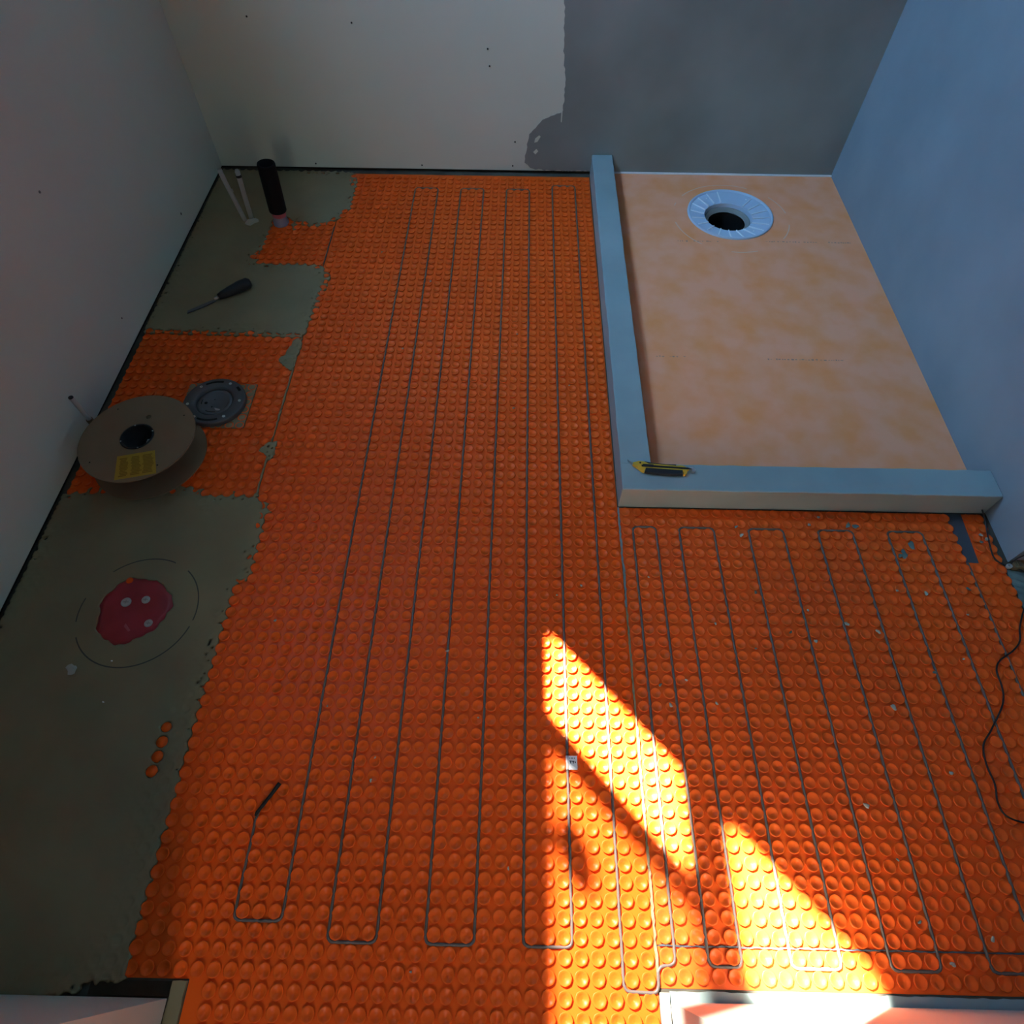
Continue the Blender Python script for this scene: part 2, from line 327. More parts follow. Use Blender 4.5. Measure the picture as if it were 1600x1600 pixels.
def stud_field(C, soft=0.0):
    """mesh arrays of one stud per centre"""
    C = np.asarray(C, float); n = len(C); ang = 2 * PI * np.arange(NS) / NS
    rings = []
    rot0 = RNG.uniform(0, 2 * PI, n); dep = RNG.uniform(0.6, 1.15, n); tilt = RNG.normal(0, 0.02, (n, 2))
    for k, (r, z) in enumerate(PROF):
        # outer wall slightly squared, bowl round
        sq = 1 + (0.018 if k < 7 else 0) * np.cos(8 * ang)[None, :]
        aa = ang[None, :] + 0 * rot0[:, None]
        x = C[:, 0:1] + r * sq * np.cos(aa); y = C[:, 1:2] + r * sq * np.sin(aa)
        zz = np.full((n, NS), z)
        if k > 4: zz = 0.182 - (0.182 - z) * dep[:, None] + 0 * aa
        zz = zz + (tilt[:, 0:1] * (x - C[:, 0:1]) + tilt[:, 1:2] * (y - C[:, 1:2])) * (k > 0)
        rings.append(np.stack([x, y, zz], -1))
    V = np.stack(rings, 1).reshape(n, -1, 3)                # n, rings*NS, 3
    cen = np.stack([C[:, 0], C[:, 1], 0.182 - 0.14 * dep], -1)[:, None, :]
    V = np.concatenate([V, cen], 1); per = V.shape[1]
    q = []; K = len(PROF)
    for k in range(K - 1):
        for j in range(NS):
            j2 = (j + 1) % NS; q.append((k * NS + j, k * NS + j2, (k + 1) * NS + j2, (k + 1) * NS + j))
    t = [((K - 1) * NS + j, (K - 1) * NS + (j + 1) % NS, K * NS) for j in range(NS)]
    off = (np.arange(n) * per)[:, None, None]
    return V.reshape(-1, 3), (np.array(q)[None] + off).reshape(-1, 4), (np.array(t)[None] + off).reshape(-1, 3)
def studded_mat(name, rects, phase, holes, m, label, edge=0.36, circles=()):
    """rects: (x0,x1,y0,y1) pieces of one sheet; studs keep clear of holes (polygons)"""
    x0 = min(r[0] for r in rects); x1 = max(r[1] for r in rects); y0 = min(r[2] for r in rects); y1 = max(r[3] for r in rects)
    xs = np.arange(math.floor(x0), math.ceil(x1) + 1) + phase[0]; ys = np.arange(math.floor(y0), math.ceil(y1) + 1) + phase[1]
    G = np.stack(np.meshgrid(xs, ys), -1).reshape(-1, 2); ok = np.zeros(len(G), bool)
    for r in rects: ok |= (G[:, 0] > r[0] + edge) & (G[:, 0] < r[1] - edge) & (G[:, 1] > r[2] + edge) & (G[:, 1] < r[3] - edge)
    G = G[ok]
    for h in holes:
        if len(G): G = G[sdf(G, h) < (0.55 if h is not chan else -0.05)]
    for (cx, cy, r) in circles: G = G[np.hypot(G[:, 0] - cx, G[:, 1] - cy) > r]
    G = G + RNG.normal(0, 0.006, G.shape)
    V, Q, T = stud_field(G)
    sheetV = []; sheetF = []
    for r in rects:
        n = len(sheetV); sheetV += [(r[0], r[2], .0), (r[1], r[2], .0), (r[1], r[3], .0), (r[0], r[3], .0), (r[0], r[2], .03), (r[1], r[2], .03), (r[1], r[3], .03), (r[0], r[3], .03)]
        sheetF += [(n + 4, n + 5, n + 6, n + 7), (n, n + 1, n + 5, n + 4), (n + 1, n + 2, n + 6, n + 5), (n + 2, n + 3, n + 7, n + 6), (n + 3, n, n + 4, n + 7)]
    V[:, 2] += 0.0
    SV = np.array(sheetV); SF = np.array(sheetF) + len(V)
    return tag(np_mesh(name, np.concatenate([V, SV]), [Q, SF, T], m, smooth=[True, False, True]), label=label, cat='floor mat')

SEAM_L, SEAM_R = -30.2, 2.02
flange_sq = [(-40.1, 1.65), (-33.3, 1.65), (-33.3, -4.15), (-37.65, -4.1), (-38.5, -4.1), (-40.1, -2)]
chan = [(30.85, -12.1), (32.45, -12.1), (32.2, -17.5), (30.95, -17.4)]
studded_mat('stud_mat', [(SEAM_L + .05, SEAM_R, -46.6, 40.75), (-25.85, SEAM_R, -54, -46.6)], (0.5, -0.12), [patchA, patchB], M['orange'],
            'large bright orange studded floor mat in the middle of the room, running into the doorway')
left_mat = studded_mat('stud_mat', [(-47.2, SEAM_L - .05, -13, 40.6)], (0.25, 0.2), [patchA, patchB, flange_sq], M['orange'],
            'orange studded floor mat strip along the left wall under the cardboard spool', circles=[(-37.3, 28.9, 1.35)])
studded_mat('stud_mat', [(SEAM_R + .14, 34.05, -44.37, -12.4)], (0.7, 0.1), [chan], M['orange_dusty'],
            'orange studded floor mat between the shower curb and the front wall', edge=0.33)
studded_mat('stud_mat', [(SEAM_R + .14, 34.05, -46.5, -44.45)], (0.7, 0.1), [], M['orange_dusty'],
            'narrow two-row strip of orange studded mat along the front wall', edge=0.33)

# ------------------------------------------------------------------ levelling mortar skims
def value_noise(P, sc, seed):
    return np.array([noise.noise(Vector((p[0] * sc, p[1] * sc, seed))) for p in P])
def mortar_patch(name, poly, label, cell=0.11, seed=1, holes=(), phase=(0.5, -0.12), phase_l=(0.25, 0.2), relief=True, top=0.20, scallop=True, strays=()):
    A = np.asarray(poly); x0, y0 = A.min(0) - 0.8; x1, y1 = A.max(0) + 0.8
    nx = int((x1 - x0) / cell) + 1; ny = int((y1 - y0) / cell) + 1
    gx = x0 + cell * np.arange(nx + 1); gy = y0 + cell * np.arange(ny + 1)
    VX, VY = np.meshgrid(gx, gy); P = np.stack([VX, VY], -1).reshape(-1, 2)
    D = sdf(P, poly)
    near = np.abs(D) < 1.6; N1 = np.zeros(len(P)); N2 = np.zeros(len(P)); N1[near] = value_noise(P[near], 1.1, seed); N2[near] = value_noise(P[near], 4.5, seed + 9)
    ph = np.where(P[:, 0:1] > SEAM_L, np.array([phase]), np.array([phase_l]))
    fx = (P - ph) - np.round(P - ph); rs = np.hypot(fx[:, 0], fx[:, 1])
    F = D + 0.30 * N1 + 0.10 * N2
    inroom = (P[:, 0] > LX + 0.16) & (P[:, 1] < BY - 0.25)
    if scallop: F = np.where((rs < 0.37) & (P[:, 1] > -31) & (D < 0.30 + 0.6 * N1), F - 0.75, F); F = np.where((rs >= 0.44) & (D > -0.42) & (D < 0.3), F + 0.30, F)
    # air pockets near the edge
    F = np.where((D > 0.05) & (D < 1.0) & (N2 > 0.44) & (rs > 0.42) & (P[:, 1] > -33), -1, F)
    F = np.where(inroom, F, -1)
    for (cx, cy, r) in holes:
        t = np.arctan2(P[:, 1] - cy, P[:, 0] - cx); rr = r * (1 + 0.05 * np.sin(3 * t + 1) + 0.03 * np.sin(7 * t) + 0.02 * np.sin(17 * t))
        F = np.minimum(F, np.hypot(P[:, 0] - cx, P[:, 1] - cy) - rr)
    for (cx, cy, r) in strays: F = np.minimum(F, np.hypot(P[:, 0] - cx, P[:, 1] - cy) - r)
    F = F.reshape(ny + 1, nx + 1)
    Z = top + 0.012 * np.sin(P[:, 0] * .5) + 0.0
    if relief:
        w = np.clip(1 - D / 2.6, 0, 1) * np.clip(0.5 + 1.2 * N1 + (P[:, 1] < -28) * .5, 0, 1)
        Z = Z + w * (0.06 * np.exp(-((rs - 0.40) / 0.09) ** 2) - 0.03 * (rs < 0.3))
    # marching: cell corners all above 0 -> full; mixed -> pull outside corners on to the contour
    Fv = F.ravel(); idx = np.arange((ny + 1) * (nx + 1)).reshape(ny + 1, nx + 1)
    c4 = np.stack([idx[:-1, :-1], idx[:-1, 1:], idx[1:, 1:], idx[1:, :-1]], -1).reshape(-1, 4)
    cnt = (Fv[c4] > 0).sum(1); cells = c4[cnt >= 3]
    V = np.concatenate([P, Z[:, None]], 1)
    # pull corners that lie outside towards their inside neighbours
    gyy, gxx = np.gradient(F, cell); g = np.stack([gxx.ravel(), gyy.ravel()], -1); gn = np.maximum((g ** 2).sum(1), 0.2)
    out = (Fv <= 0); mv = np.clip(-Fv / gn, 0, cell * .8)
    V[out, :2] += g[out] * (mv[out] / np.sqrt(gn[out]))[:, None] * 0.6
    used = np.unique(cells); remap = -np.ones(len(V), int); remap[used] = np.arange(len(used)); cells = remap[cells]; V = V[used]
    e = np.concatenate([cells[:, [0, 1]], cells[:, [1, 2]], cells[:, [2, 3]], cells[:, [3, 0]]])
    key = np.sort(e, 1); _, inv_, ct = np.unique(key, axis=0, return_inverse=True, return_counts=True); be = e[ct[inv_.ravel()] == 1]
    # smooth the outline once
    for _ in range(2):
        acc = np.zeros_like(V); cn = np.zeros(len(V)); np.add.at(acc, be[:, 0], V[be[:, 1]]); np.add.at(acc, be[:, 1], V[be[:, 0]]); np.add.at(cn, be.ravel(), 1)
        bb = np.unique(be); V[bb, :2] = 0.5 * V[bb, :2] + 0.5 * acc[bb, :2] / cn[bb, None]
    bb = np.unique(be); low = V[bb].copy(); low[:, 2] = 0.031; m2 = -np.ones(len(V), int); m2[bb] = np.arange(len(bb)) + len(V)
    V[bb, 2] -= 0.012
    side = np.stack([be[:, 1], be[:, 0], m2[be[:, 0]], m2[be[:, 1]]], -1)
    o = np_mesh(name, np.concatenate([V, low]), [cells, side], M['mortar'], smooth=[True, False])
    return tag(o, label=label, cat='mortar patch')
mortar_patch('mortar_patch', patchA, 'grey levelling mortar patch in the back left corner around the pipes', seed=2, holes=[(-36.9, 29.3, 1.15)])
RED = (-37.3, -23.1)
SO = [(-31.79, -32.13, .36), (-31.78, -33.15, .4), (-31.78, -34.14, .4), (-31.86, -35.11, .4)]
mortar_patch('mortar_patch', patchB, 'large grey levelling mortar patch along the left wall around the red drain cover', seed=5, holes=[(RED[0], RED[1], 2.78)], strays=SO)
for (x, y, r) in SO:
    tops = MB(); tops.lathe([(r * .97, 0.0), (r * .97, 0.19), (0, 0.19)], 14, c=(x, y, 0)); tops.build('exposed_stud', M['orange'], left_mat)
bitA = [(-30.34, 8.67), (-29.84, 6.82), (-30.21, 5.38), (-30.23, 3.52), (-31.21, 4.42), (-32.1, 5.14), (-31.47, 5.92), (-31.22, 7.27), (-30.85, 8.46)]
bitB = [(-30.59, -5.76), (-29.52, -5.65), (-29.51, -6.5), (-29.6, -7.42), (-29.91, -8.17), (-30.44, -7.44), (-30.78, -6.99), (-31.16, -6.92), (-30.84, -6.23)]
mortar_patch('mortar_smear', bitA, 'small triangular grey mortar smear on the mat seam below the corner patch', cell=.08, seed=11, scallop=False, top=.205)
mortar_patch('mortar_smear', bitB, 'small hooked grey mortar smear on the mat seam right of the toilet flange', cell=.08, seed=12, scallop=False, top=.205)
# thin mortar lines squeezed out of the mat seams
def seam(pts, w, label, m='mortar_dark', z=0.14, amp=0.03, seed=1):
    rnd = random.Random(seed); L = []; R = []
    for i in range(len(pts) - 1):
        p, q = Vector(pts[i]), Vector(pts[i + 1]); k = int((q - p).length / 0.25); d = (q - p).normalized(); nn = Vector((-d.y, d.x))
        for j in range(k + 1):
            c_ = p.lerp(q, j / max(k, 1)); ww = w * rnd.uniform(.55, 1.25); c_ = c_ + nn * rnd.uniform(-amp, amp); L.append(c_ + nn * ww); R.append(c_ - nn * ww)
    n = len(L); mb = MB(); mb.add([(*v, z * rnd.uniform(.75, 1.1)) for v in L] + [(*v, z * rnd.uniform(.75, 1.1)) for v in R] + [(*v, 0) for v in L] + [(*v, 0) for v in R],
        [(i, i + 1, n + i + 1, n + i) for i in range(n - 1)] + [(i, 2 * n + i, 2 * n + i + 1, i + 1) for i in range(n - 1)] + [(n + i, n + i + 1, 3 * n + i + 1, 3 * n + i) for i in range(n - 1)])
    return tag(mb.build('mortar_seam', M[m]), label=label, cat='mortar line')
seam([(SEAM_L, 28.6), (SEAM_L, 21.1)], 0.055, 'thin grey mortar line in the mat seam beside the black pipe', seed=1)
seam([(SEAM_L, 8.4), (SEAM_L, -11.8)], 0.075, 'grey mortar line in the long mat seam right of the toilet flange', m='mortar', z=.19, seed=2)
seam([(SEAM_R + .07, -12.4), (SEAM_R + .07, -17.8), (SEAM_R + .12, -18.8), (SEAM_R + .07, -22)], 0.075, 'dark mortar line running down the mat seam from the curb corner', m='coat', z=.17, seed=3)
seam([(SEAM_R + .07, -22), (SEAM_R + .07, -46.4)], 0.07, 'pale broken mortar line in the mat seam through the sun patches', m='mortar', z=.17, seed=4)
seam([(SEAM_R + .3, -44.41), (34.0, -44.41)], 0.045, 'dark mortar line in the cross seam before the front wall', m='mortar_dark', z=.16, seed=5)

# ------------------------------------------------------------------ heating cable
def corner_path(pts, r):
    out = []
    for i, p in enumerate(pts):
        p = Vector(p)
        if i == 0 or i == len(pts) - 1: out.append(p); continue
        a_, b_ = Vector(pts[i - 1]), Vector(pts[i + 1]); da = (a_ - p); db = (b_ - p); rr = min(r, da.length * .45, db.length * .45)
        s0 = p + da.normalized() * rr; s1 = p + db.normalized() * rr
        for k in range(7):
            t = k / 6; out.append(s0 * (1 - t) ** 2 + p * 2 * t * (1 - t) + s1 * t ** 2)
    return out
TL = [37.38, 37.38, 37.38, 38.38]
path = [(-22.82, -35.76), (-23.95, -37.6), (-24.0, -43.62), (-21, -43.62)]
for k in range(4):
    x = -21 + 6 * k; t = TL[k]
    path += [(x, t), (x + 3, t)]
    if k < 3: path += [(x + 3, -44.62), (x + 6, -44.62)]
path = [p for i, p in enumerate(path)]
# path: start loop -> c0 up -> ... -> c7 down
path += [(0, -46.7), (2.05, -46.75), (2.1, -45.45), (3.2, -45.35), (3.2, -14.4), (5.2, -14.4), (5.2, -45.4), (7.2, -45.4)]
xs = [7.2, 10.2, 13.2, 16.2, 19.2, 22.2, 25.2, 28.2, 31.1]
for i in range(len(xs) - 1):
    y = -14.4 if i % 2 == 0 else -45.4
    path += [(xs[i], y), (xs[i + 1], y)]
path += [(31.1, -17.3)]
clean = [path[0]]
for p in path[1:]:
    if (Vector(p) - Vector(clean[-1])).length > 1e-3: clean.append(p)
pp = corner_path(clean, 0.45)
full = []
for i in range(len(pp) - 1):
    a_, b_ = pp[i], pp[i + 1]; k = max(1, int((b_ - a_).length / 1.0))
    for j in range(k): full.append(a_.lerp(b_, j / k))
full.append(pp[-1])
pts3 = [Vector((p.x + 0.012 * math.sin(i * 1.7), p.y, 0.105 + 0.008 * math.sin(i * 2.3))) for i, p in enumerate(full)]
cab = empty('heating_cable', (-24, -43.6, 0)); tag(cab, 'grey floor heating cable looped in long hairpins between the studs', 'heating cable')
off = Vector((24, 43.6, 0))
cb = MB(); cb.tube([p + off for p in pts3], 0.095, 8); cb.build('cable', M['cable'], cab)
sv = MB(); sv.tube([Vector(q) + off for q in [(-24.0, -37.75, .2), (-23.9, -37.55, .26), (-23.3, -36.6, .30), (-22.85, -35.85, .30), (-22.78, -35.72, .29)]], .12, 10, radii=[.09, .12, .115, .15, .14])
tag(sv.build('end_sleeve', M['black'], cab), label='black shrink end sleeve')
tg = MB(); tg.box(-3.05, -2.32, -34.42, -33.5, .20, .215, M=Matrix.Translation(off)); tg.tube([Vector((-3.0, -34.42, .14)) + off, Vector((-3.0, -33.5, .14)) + off], .12, 10)
to = tg.build('cable_tag', M['white'], cab); to['label'] = 'small white paper tag'
tp = MB()
def stroke(x0, y0, x1, y1, w=.035):
    d = Vector((x1 - x0, y1 - y0)); nn = Vector((-d.y, d.x)).normalized() * w; a_ = Vector((x0, y0)); b_ = Vector((x1, y1))
    tp.prism([tuple(a_ - nn), tuple(b_ - nn), tuple(b_ + nn), tuple(a_ + nn)], .2155, .219, M=Matrix.Translation(off))
stroke(-2.86, -33.86, -2.70, -33.86); stroke(-2.78, -33.86, -2.78, -34.02)
stroke(-2.66, -33.84, -2.60, -33.92); stroke(-2.54, -33.84, -2.60, -33.92); stroke(-2.60, -33.92, -2.60, -34.02); stroke(-2.50, -33.93, -2.42, -33.93, .05)
for q in [(-2.86, -2.80), (-2.74, -2.62), (-2.55, -2.48)]: stroke(q[0], -33.66, q[1], -33.66, .03)
tp.build('tag_print', M['ink'], to)

# ------------------------------------------------------------------ shower area
tr_ = MB(); plate_with_hole(tr_, [(4.7, -9.6), (RX - .02, -9.6), (RX - .02, BY - .1), (4.7, BY - .1)], circle(DRX, DRY, 5.2), 0.02, 0.34)
tray = tag(tr_.build('shower_tray', M['tray']), 'peach orange membrane covered shower tray with mottled stains, framed by the grey curbs', 'shower tray')
pr_ = MB(); rp = random.Random(5)
for (x0, x1, y, g) in [(11.2, 17.0, 26.45, .5), (22.8, 33.2, 26.6, .8), (7.4, 10.8, 6.45, .8), (19.0, 26.8, 6.3, .9)]:
    x = x0
    while x < x1:
        w = rp.uniform(.08, .3)
        if rp.random() < g: pr_.box(x, x + w, y + rp.uniform(-.09, .0), y + rp.uniform(.02, .12), .338, .345)
        x += w + rp.uniform(.05, .22)
tag(pr_.build('printed_line', M['print'], tray), label='faint grey print across the membrane', kind='stuff')
dr = empty('shower_drain', (DRX, DRY, 0)); tag(dr, 'round pale blue plastic shower drain flange with a black hole, set in the peach tray', 'drain')
d1 = MB(); hx, hy = -0.28, -0.45
n = 72; ri = 2.95
prof_o = [(5.36, .34), (5.34, .50), (5.22, .56), (5.05, .52), (4.98, .40)]
V_ = []; F_ = []
for r, z in prof_o:
    for k in range(n): t = 2 * PI * k / n; V_.append((r * math.cos(t), r * math.sin(t), z))
for k in range(n): t = 2 * PI * k / n; V_.append((hx + ri * math.cos(t), hy + ri * math.sin(t), .30))
for k in range(n): t = 2 * PI * k / n; V_.append((hx + ri * .97 * math.cos(t), hy + ri * .97 * math.sin(t), -.9))
for j in range(6):
    for k in range(n): F_.append((j * n + k, j * n + (k + 1) % n, (j + 1) * n + (k + 1) % n, (j + 1) * n + k))
d1.add(V_, F_, 0, False); d1.build('drain_flange', M['drain'], dr, fix=True)
for k in range(20):
    t = 2 * PI * (k + .5) / 20
    if k in (3, 4): continue
    p0 = Vector((hx + ri * 1.03 * math.cos(t), hy + ri * 1.03 * math.sin(t))); p1 = Vector((4.95 * math.cos(t + .02), 4.95 * math.sin(t + .02)))
    d_ = (p1 - p0).normalized(); nn = Vector((-d_.y, d_.x)) * .055
    rb = MB(); rb.prism([tuple(p0 - nn), tuple(p1 - nn), tuple(p1 + nn), tuple(p0 + nn)], .30, .46); rb.build('rib', M['drain_edge'], dr)
for t in (0.9, 2.2, 4.0, 5.3):
    sc = MB(); sc.lathe([(.1, .33), (.1, .40), (0, .42)], 10, c=(4.2 * math.cos(t), 4.2 * math.sin(t), 0)); sc.build('screw', M['drain_edge'], dr)
ip = MB(); ip.lathe([(2.86, -.7), (2.86, -.15), (2.62, -.12), (2.60, -.5), (2.3, -.5)], 48, c=(hx, hy, 0)); ip.build('drain_pipe', M['grey_plastic'], dr)
ip = MB(); ip.lathe([(2.3, -.5), (2.28, -4.3)], 48, c=(hx - .3, hy + .1, 0)); ip.build('pipe_throat', M['dark'], dr)  # throat and bottom near-black: shade deep in the drain put into the colour
bt = MB(); bt.lathe([(2.62, -4.3), (0, -4.3)], 48, c=(hx, hy, 0)); bt.build('pipe_bottom', M['dark'], dr)
def curb(name, x0, x1, y0, y1, z1, label, seed):
    bm = bmesh.new(); bmesh.ops.create_cube(bm, size=1)
    for v in bm.verts: v.co = Vector(((x0 + x1) / 2 + v.co.x * (x1 - x0), (y0 + y1) / 2 + v.co.y * (y1 - y0), z1 / 2 + .0 + v.co.z * z1))
    long_ax = 0 if (x1 - x0) > (y1 - y0) else 1
    eds = [e for e in bm.edges if abs((e.verts[0].co - e.verts[1].co)[long_ax]) > 5]
    bmesh.ops.subdivide_edges(bm, edges=eds, cuts=60)
    bmesh.ops.bevel(bm, geom=[e for e in bm.edges if len(e.link_faces) == 2 and e.calc_face_angle(0) > 1], offset=.10, segments=3, affect='EDGES', profile=.5)
    for v in bm.verts:
        q = v.co * .8; k = noise.noise(Vector((q.x + seed, q.y, q.z)))
        if v.co.z > .3: v.co += Vector((.06 * k, .06 * noise.noise(Vector((q.x, q.y + 9, q.z + seed))), .045 * noise.noise(q * .7 + Vector((seed, 3, 0)))))
    vs_ = [v.co.copy() for v in bm.verts]; bm.verts.index_update(); fs = [[v.index for v in f.verts] for f in bm.faces]; bm.free()
    mb = MB(); mb.add(vs_, fs, 0, False); o = mb.build(name, M['curb'], origin=((x0 + x1) / 2, (y0 + y1) / 2, 0))
    return tag(o, label, 'shower curb')
curb('shower_curb', 2.12, 4.80, -9.52, BY - .08, 2.72, 'long grey coated shower curb running from the back wall toward the camera', 1)
curb('shower_curb', 2.10, RX - .03, -12.30, -9.50, 2.74, 'grey coated shower curb across the front of the tray, carrying the utility knife', 5)

# utility knife on the front curb
kz = 2.79
kn = empty('utility_knife', (5.75, -10.12, kz), -0.06); tag(kn, 'yellow and black utility knife lying on the front shower curb', 'utility knife')
KM = Matrix.Diagonal((1.08, 1.15, 1, 1))
def kpart(name, m, polys, label=None):
    mb = MB()
    for (pl_, za, zb_) in polys: mb.prism(pl_, za, zb_, M=KM)
    o = mb.build(name, m, kn)
    if label: o['label'] = label
    return o
kpart('body', M['kn_yellow'], [([(-2.40, .28), (-1.95, .46), (-1.55, .44), (-1.15, .26), (1.05, .22), (1.30, .30), (1.60, .26), (1.90, .12), (2.05, -.05), (1.75, -.16), (-1.40, -.16), (-1.55, -.50), (-1.75, -.46), (-2.15, -.10), (-2.45, .10)], .05, .30)])
kpart('grip', M['rubber'], [([(-1.42, -.17), (1.52, -.17), (1.50, -.50), (.9, -.58), (-.3, -.60), (-1.2, -.55), (-1.50, -.48)], .0, .32)])
kpart('frame_edge', M['kn_yellow'], [([(1.55, -.15), (1.80, -.18), (1.86, -.40), (1.70, -.56), (1.55, -.54), (1.62, -.40), (1.50, -.22)], .02, .34)])
kpart('blade_channel', M['black'], [([(-1.75, -.06), (1.95, -.06), (2.25, .02), (1.9, .10), (-.8, .11), (-1.75, .08)], .29, .335)])
kpart('top_rail', M['rubber'], [([(-1.50, .47), (-1.10, .28), (1.02, .24), (1.05, .36), (.2, .33), (-.9, .38)], .0, .26)])
kpart('slider', M['rubber'], [([(-1.70, -.09), (-.85, -.09), (-.80, .12), (-1.65, .12)], .33, .41)])
kpart('blade', M['metal'], [([(-2.38, .30), (-2.85, .60), (-2.80, .40), (-2.46, .12)], .12, .18)], 'bare steel blade tip')
k = MB(); k.lathe([(.08, .30), (.08, .325), (0, .33)], 12, c=(-2.0, .32, 0)); k.build('lanyard_hole', M['black'], kn)
kpart('end_clip', M['metal'], [([(2.0, .20), (2.35, .20), (2.58, -.02), (2.48, -.22), (2.25, -.18), (2.3, -.02), (2.1, .06)], .02, .30)], 'shiny metal end clip')

# bare slot at the right end of the mats, stud mortar smears
sl_ = MB(); sl_.prism([(30.95, -12.35), (32.35, -12.35), (32.1, -17.3), (31.05, -17.25)], 0.0, 0.06)
tag(sl_.build('mortar_slot', M['mortar_dark']), 'dark blue grey mortar filled slot beside the end of the front curb', 'mortar patch')
def blob(x, y, r, z, name, label, cat, m, group=None, h=.05, seed=0):
    rnd = random.Random(seed); ph = [rnd.uniform(0, 6.3) for _ in range(3)]; st = rnd.uniform(.6, 1)
    wob = lambda t: (1 + .22 * math.sin(2 * t + ph[0]) + .16 * math.sin(3 * t + ph[1]) + .1 * math.sin(5 * t + ph[2]))
    mb = MB(); mb.lathe([(r, 0), (r * .95, h * .6), (r * .55, h), (0, h * 1.02)], 12, wob=wob, smooth=False, M=Matrix.Rotation(ph[0], 4, 'Z') @ Matrix.Diagonal((1, st, 1, 1)))
    return tag(mb.build(name, m, origin=(x, y, z)), label, cat, group)
def blob_at(x, y, r, z, *args, **kw):
    o = blob(0, 0, r, 0, *args, **kw); o.location = Vector((x, y, z)) * S; return o
i = 0
for (x, y, r, lab) in [(22.0, -13.85, .28, 'left half of the grey mortar smear pair on a stud just below the front curb'), (22.6, -13.95, .3, 'right half of the grey mortar smear pair on a stud just below the front curb'),
                  (26.9, -15.75, .36, 'upper of the two larger grey mortar smears inside the right cable hairpin'), (26.0, -16.65, .42, 'lower of the two larger grey mortar smears inside the right cable hairpin')]:
    i += 1; blob_at(x, y, r, .165, 'mortar_smear', lab, 'mortar patch', M['trowelled'], h=.03, seed=i)
DEB = [(-23.6, 23.5), (-7.2, 9.6), (-17.3, 18.2), (-1.8, 2.2), (-7.4, -1.0), (-25.8, -23.8), (-19.2, 7.1), (-16.6, -35.4), (-16.5, -33.9), (-7.0, -40.5), (-3.5, -21.1), (-12.7, -46.0), (-1.5, -20.2), (-12.0, -26.0), (-20.5, -30.4), (-9.4, -31.0)]
DEBR = [(12.2, -14.25), (12.5, -15.1), (18.6, -13.9), (14.8, -23.9), (21.7, -23.7), (4.1, -19.3), (25.6, -16.8), (6.1, -27.9), (9.0, -23.3), (11.8, -25.3), (8.1, -29.6), (17.2, -36.3), (18.3, -39.5), (22.8, -43.7), (19.9, -45.0), (18.6, -42.9), (23.7, -34.1), (27.6, -25.8), (28.0, -19.5), (24.3, -20.1), (16.6, -24.6), (12.7, -20.5), (16.6, -22.0), (4.7, -29.8), (4.1, -28.3), (19.6, -13.1), (19.4, -23.1), (30.2, -19.8), (29.3, -22.1), (33.2, -14.6), (33.0, -15.3), (33.6, -15.0), (26.6, -20.3), (25.0, -26.9), (21.1, -29.6)]
ORD = ['first', 'second', 'third', 'fourth', 'fifth', 'sixth', 'seventh', 'eighth', 'ninth', 'tenth', 'last']
def crumb_label(L, i, runs, what, run, allruns):
    col = lambda p: sum(p[0] > q for q in runs)
    c_ = col(L[i]); same = sorted([p for p in L if col(p) == c_], key=lambda p: -p[1]); k_ = same.index(L[i])
    where = ('left of all ' + allruns) if c_ == 0 else ('right of the %s %s' % (ORD[c_ - 1], run))
    order = '' if len(same) == 1 else (', topmost' if k_ == 0 else ', %s from top' % ORD[k_])
    return what + ' ' + where + order
for i, (x, y) in enumerate(DEB):
    blob_at(x, y, random.uniform(.07, .15), .184, 'mortar_crumb', crumb_label(DEB, i, [-21 + 3 * q for q in range(8)], 'pale mortar crumb', 'middle mat cable run', 'cable runs of the middle mat'), 'crumb', M['mortar_light'], 'mortar crumbs on the middle mat', h=.09, seed=100 + i)
for i, (x, y) in enumerate(DEBR):
    blob_at(x, y, random.uniform(.08, .2), .184, 'mortar_crumb', crumb_label(DEBR, i, [3.2, 5.2, 7.2, 10.2, 13.2, 16.2, 19.2, 22.2, 25.2, 28.2, 31.1], 'grey mortar crumb', 'cable run below the curb', 'cable runs below the curb'), 'crumb', M['mortar_light'] if i % 3 else M['trowelled'], 'mortar crumbs on the mat below the curb', h=.09, seed=200 + i)
o = blob_at(-40.26, -28.06, .42, .21, 'paper_scrap', 'pale torn scrap lying on the mortar left below the red drain cover', 'scrap', M['mortar_light'], h=.08, seed=9)
blob_at(-37.45, -27.35, .07, .21, 'mortar_crumb', 'white speck at the lower rim of the scratched circle around the red cover', 'crumb', M['white'], h=.05, seed=10)
blob_at(-36.95, -30.45, .08, .21, 'mortar_crumb', 'white speck on the large mortar patch well below the red cover', 'crumb', M['white'], h=.05, seed=12)

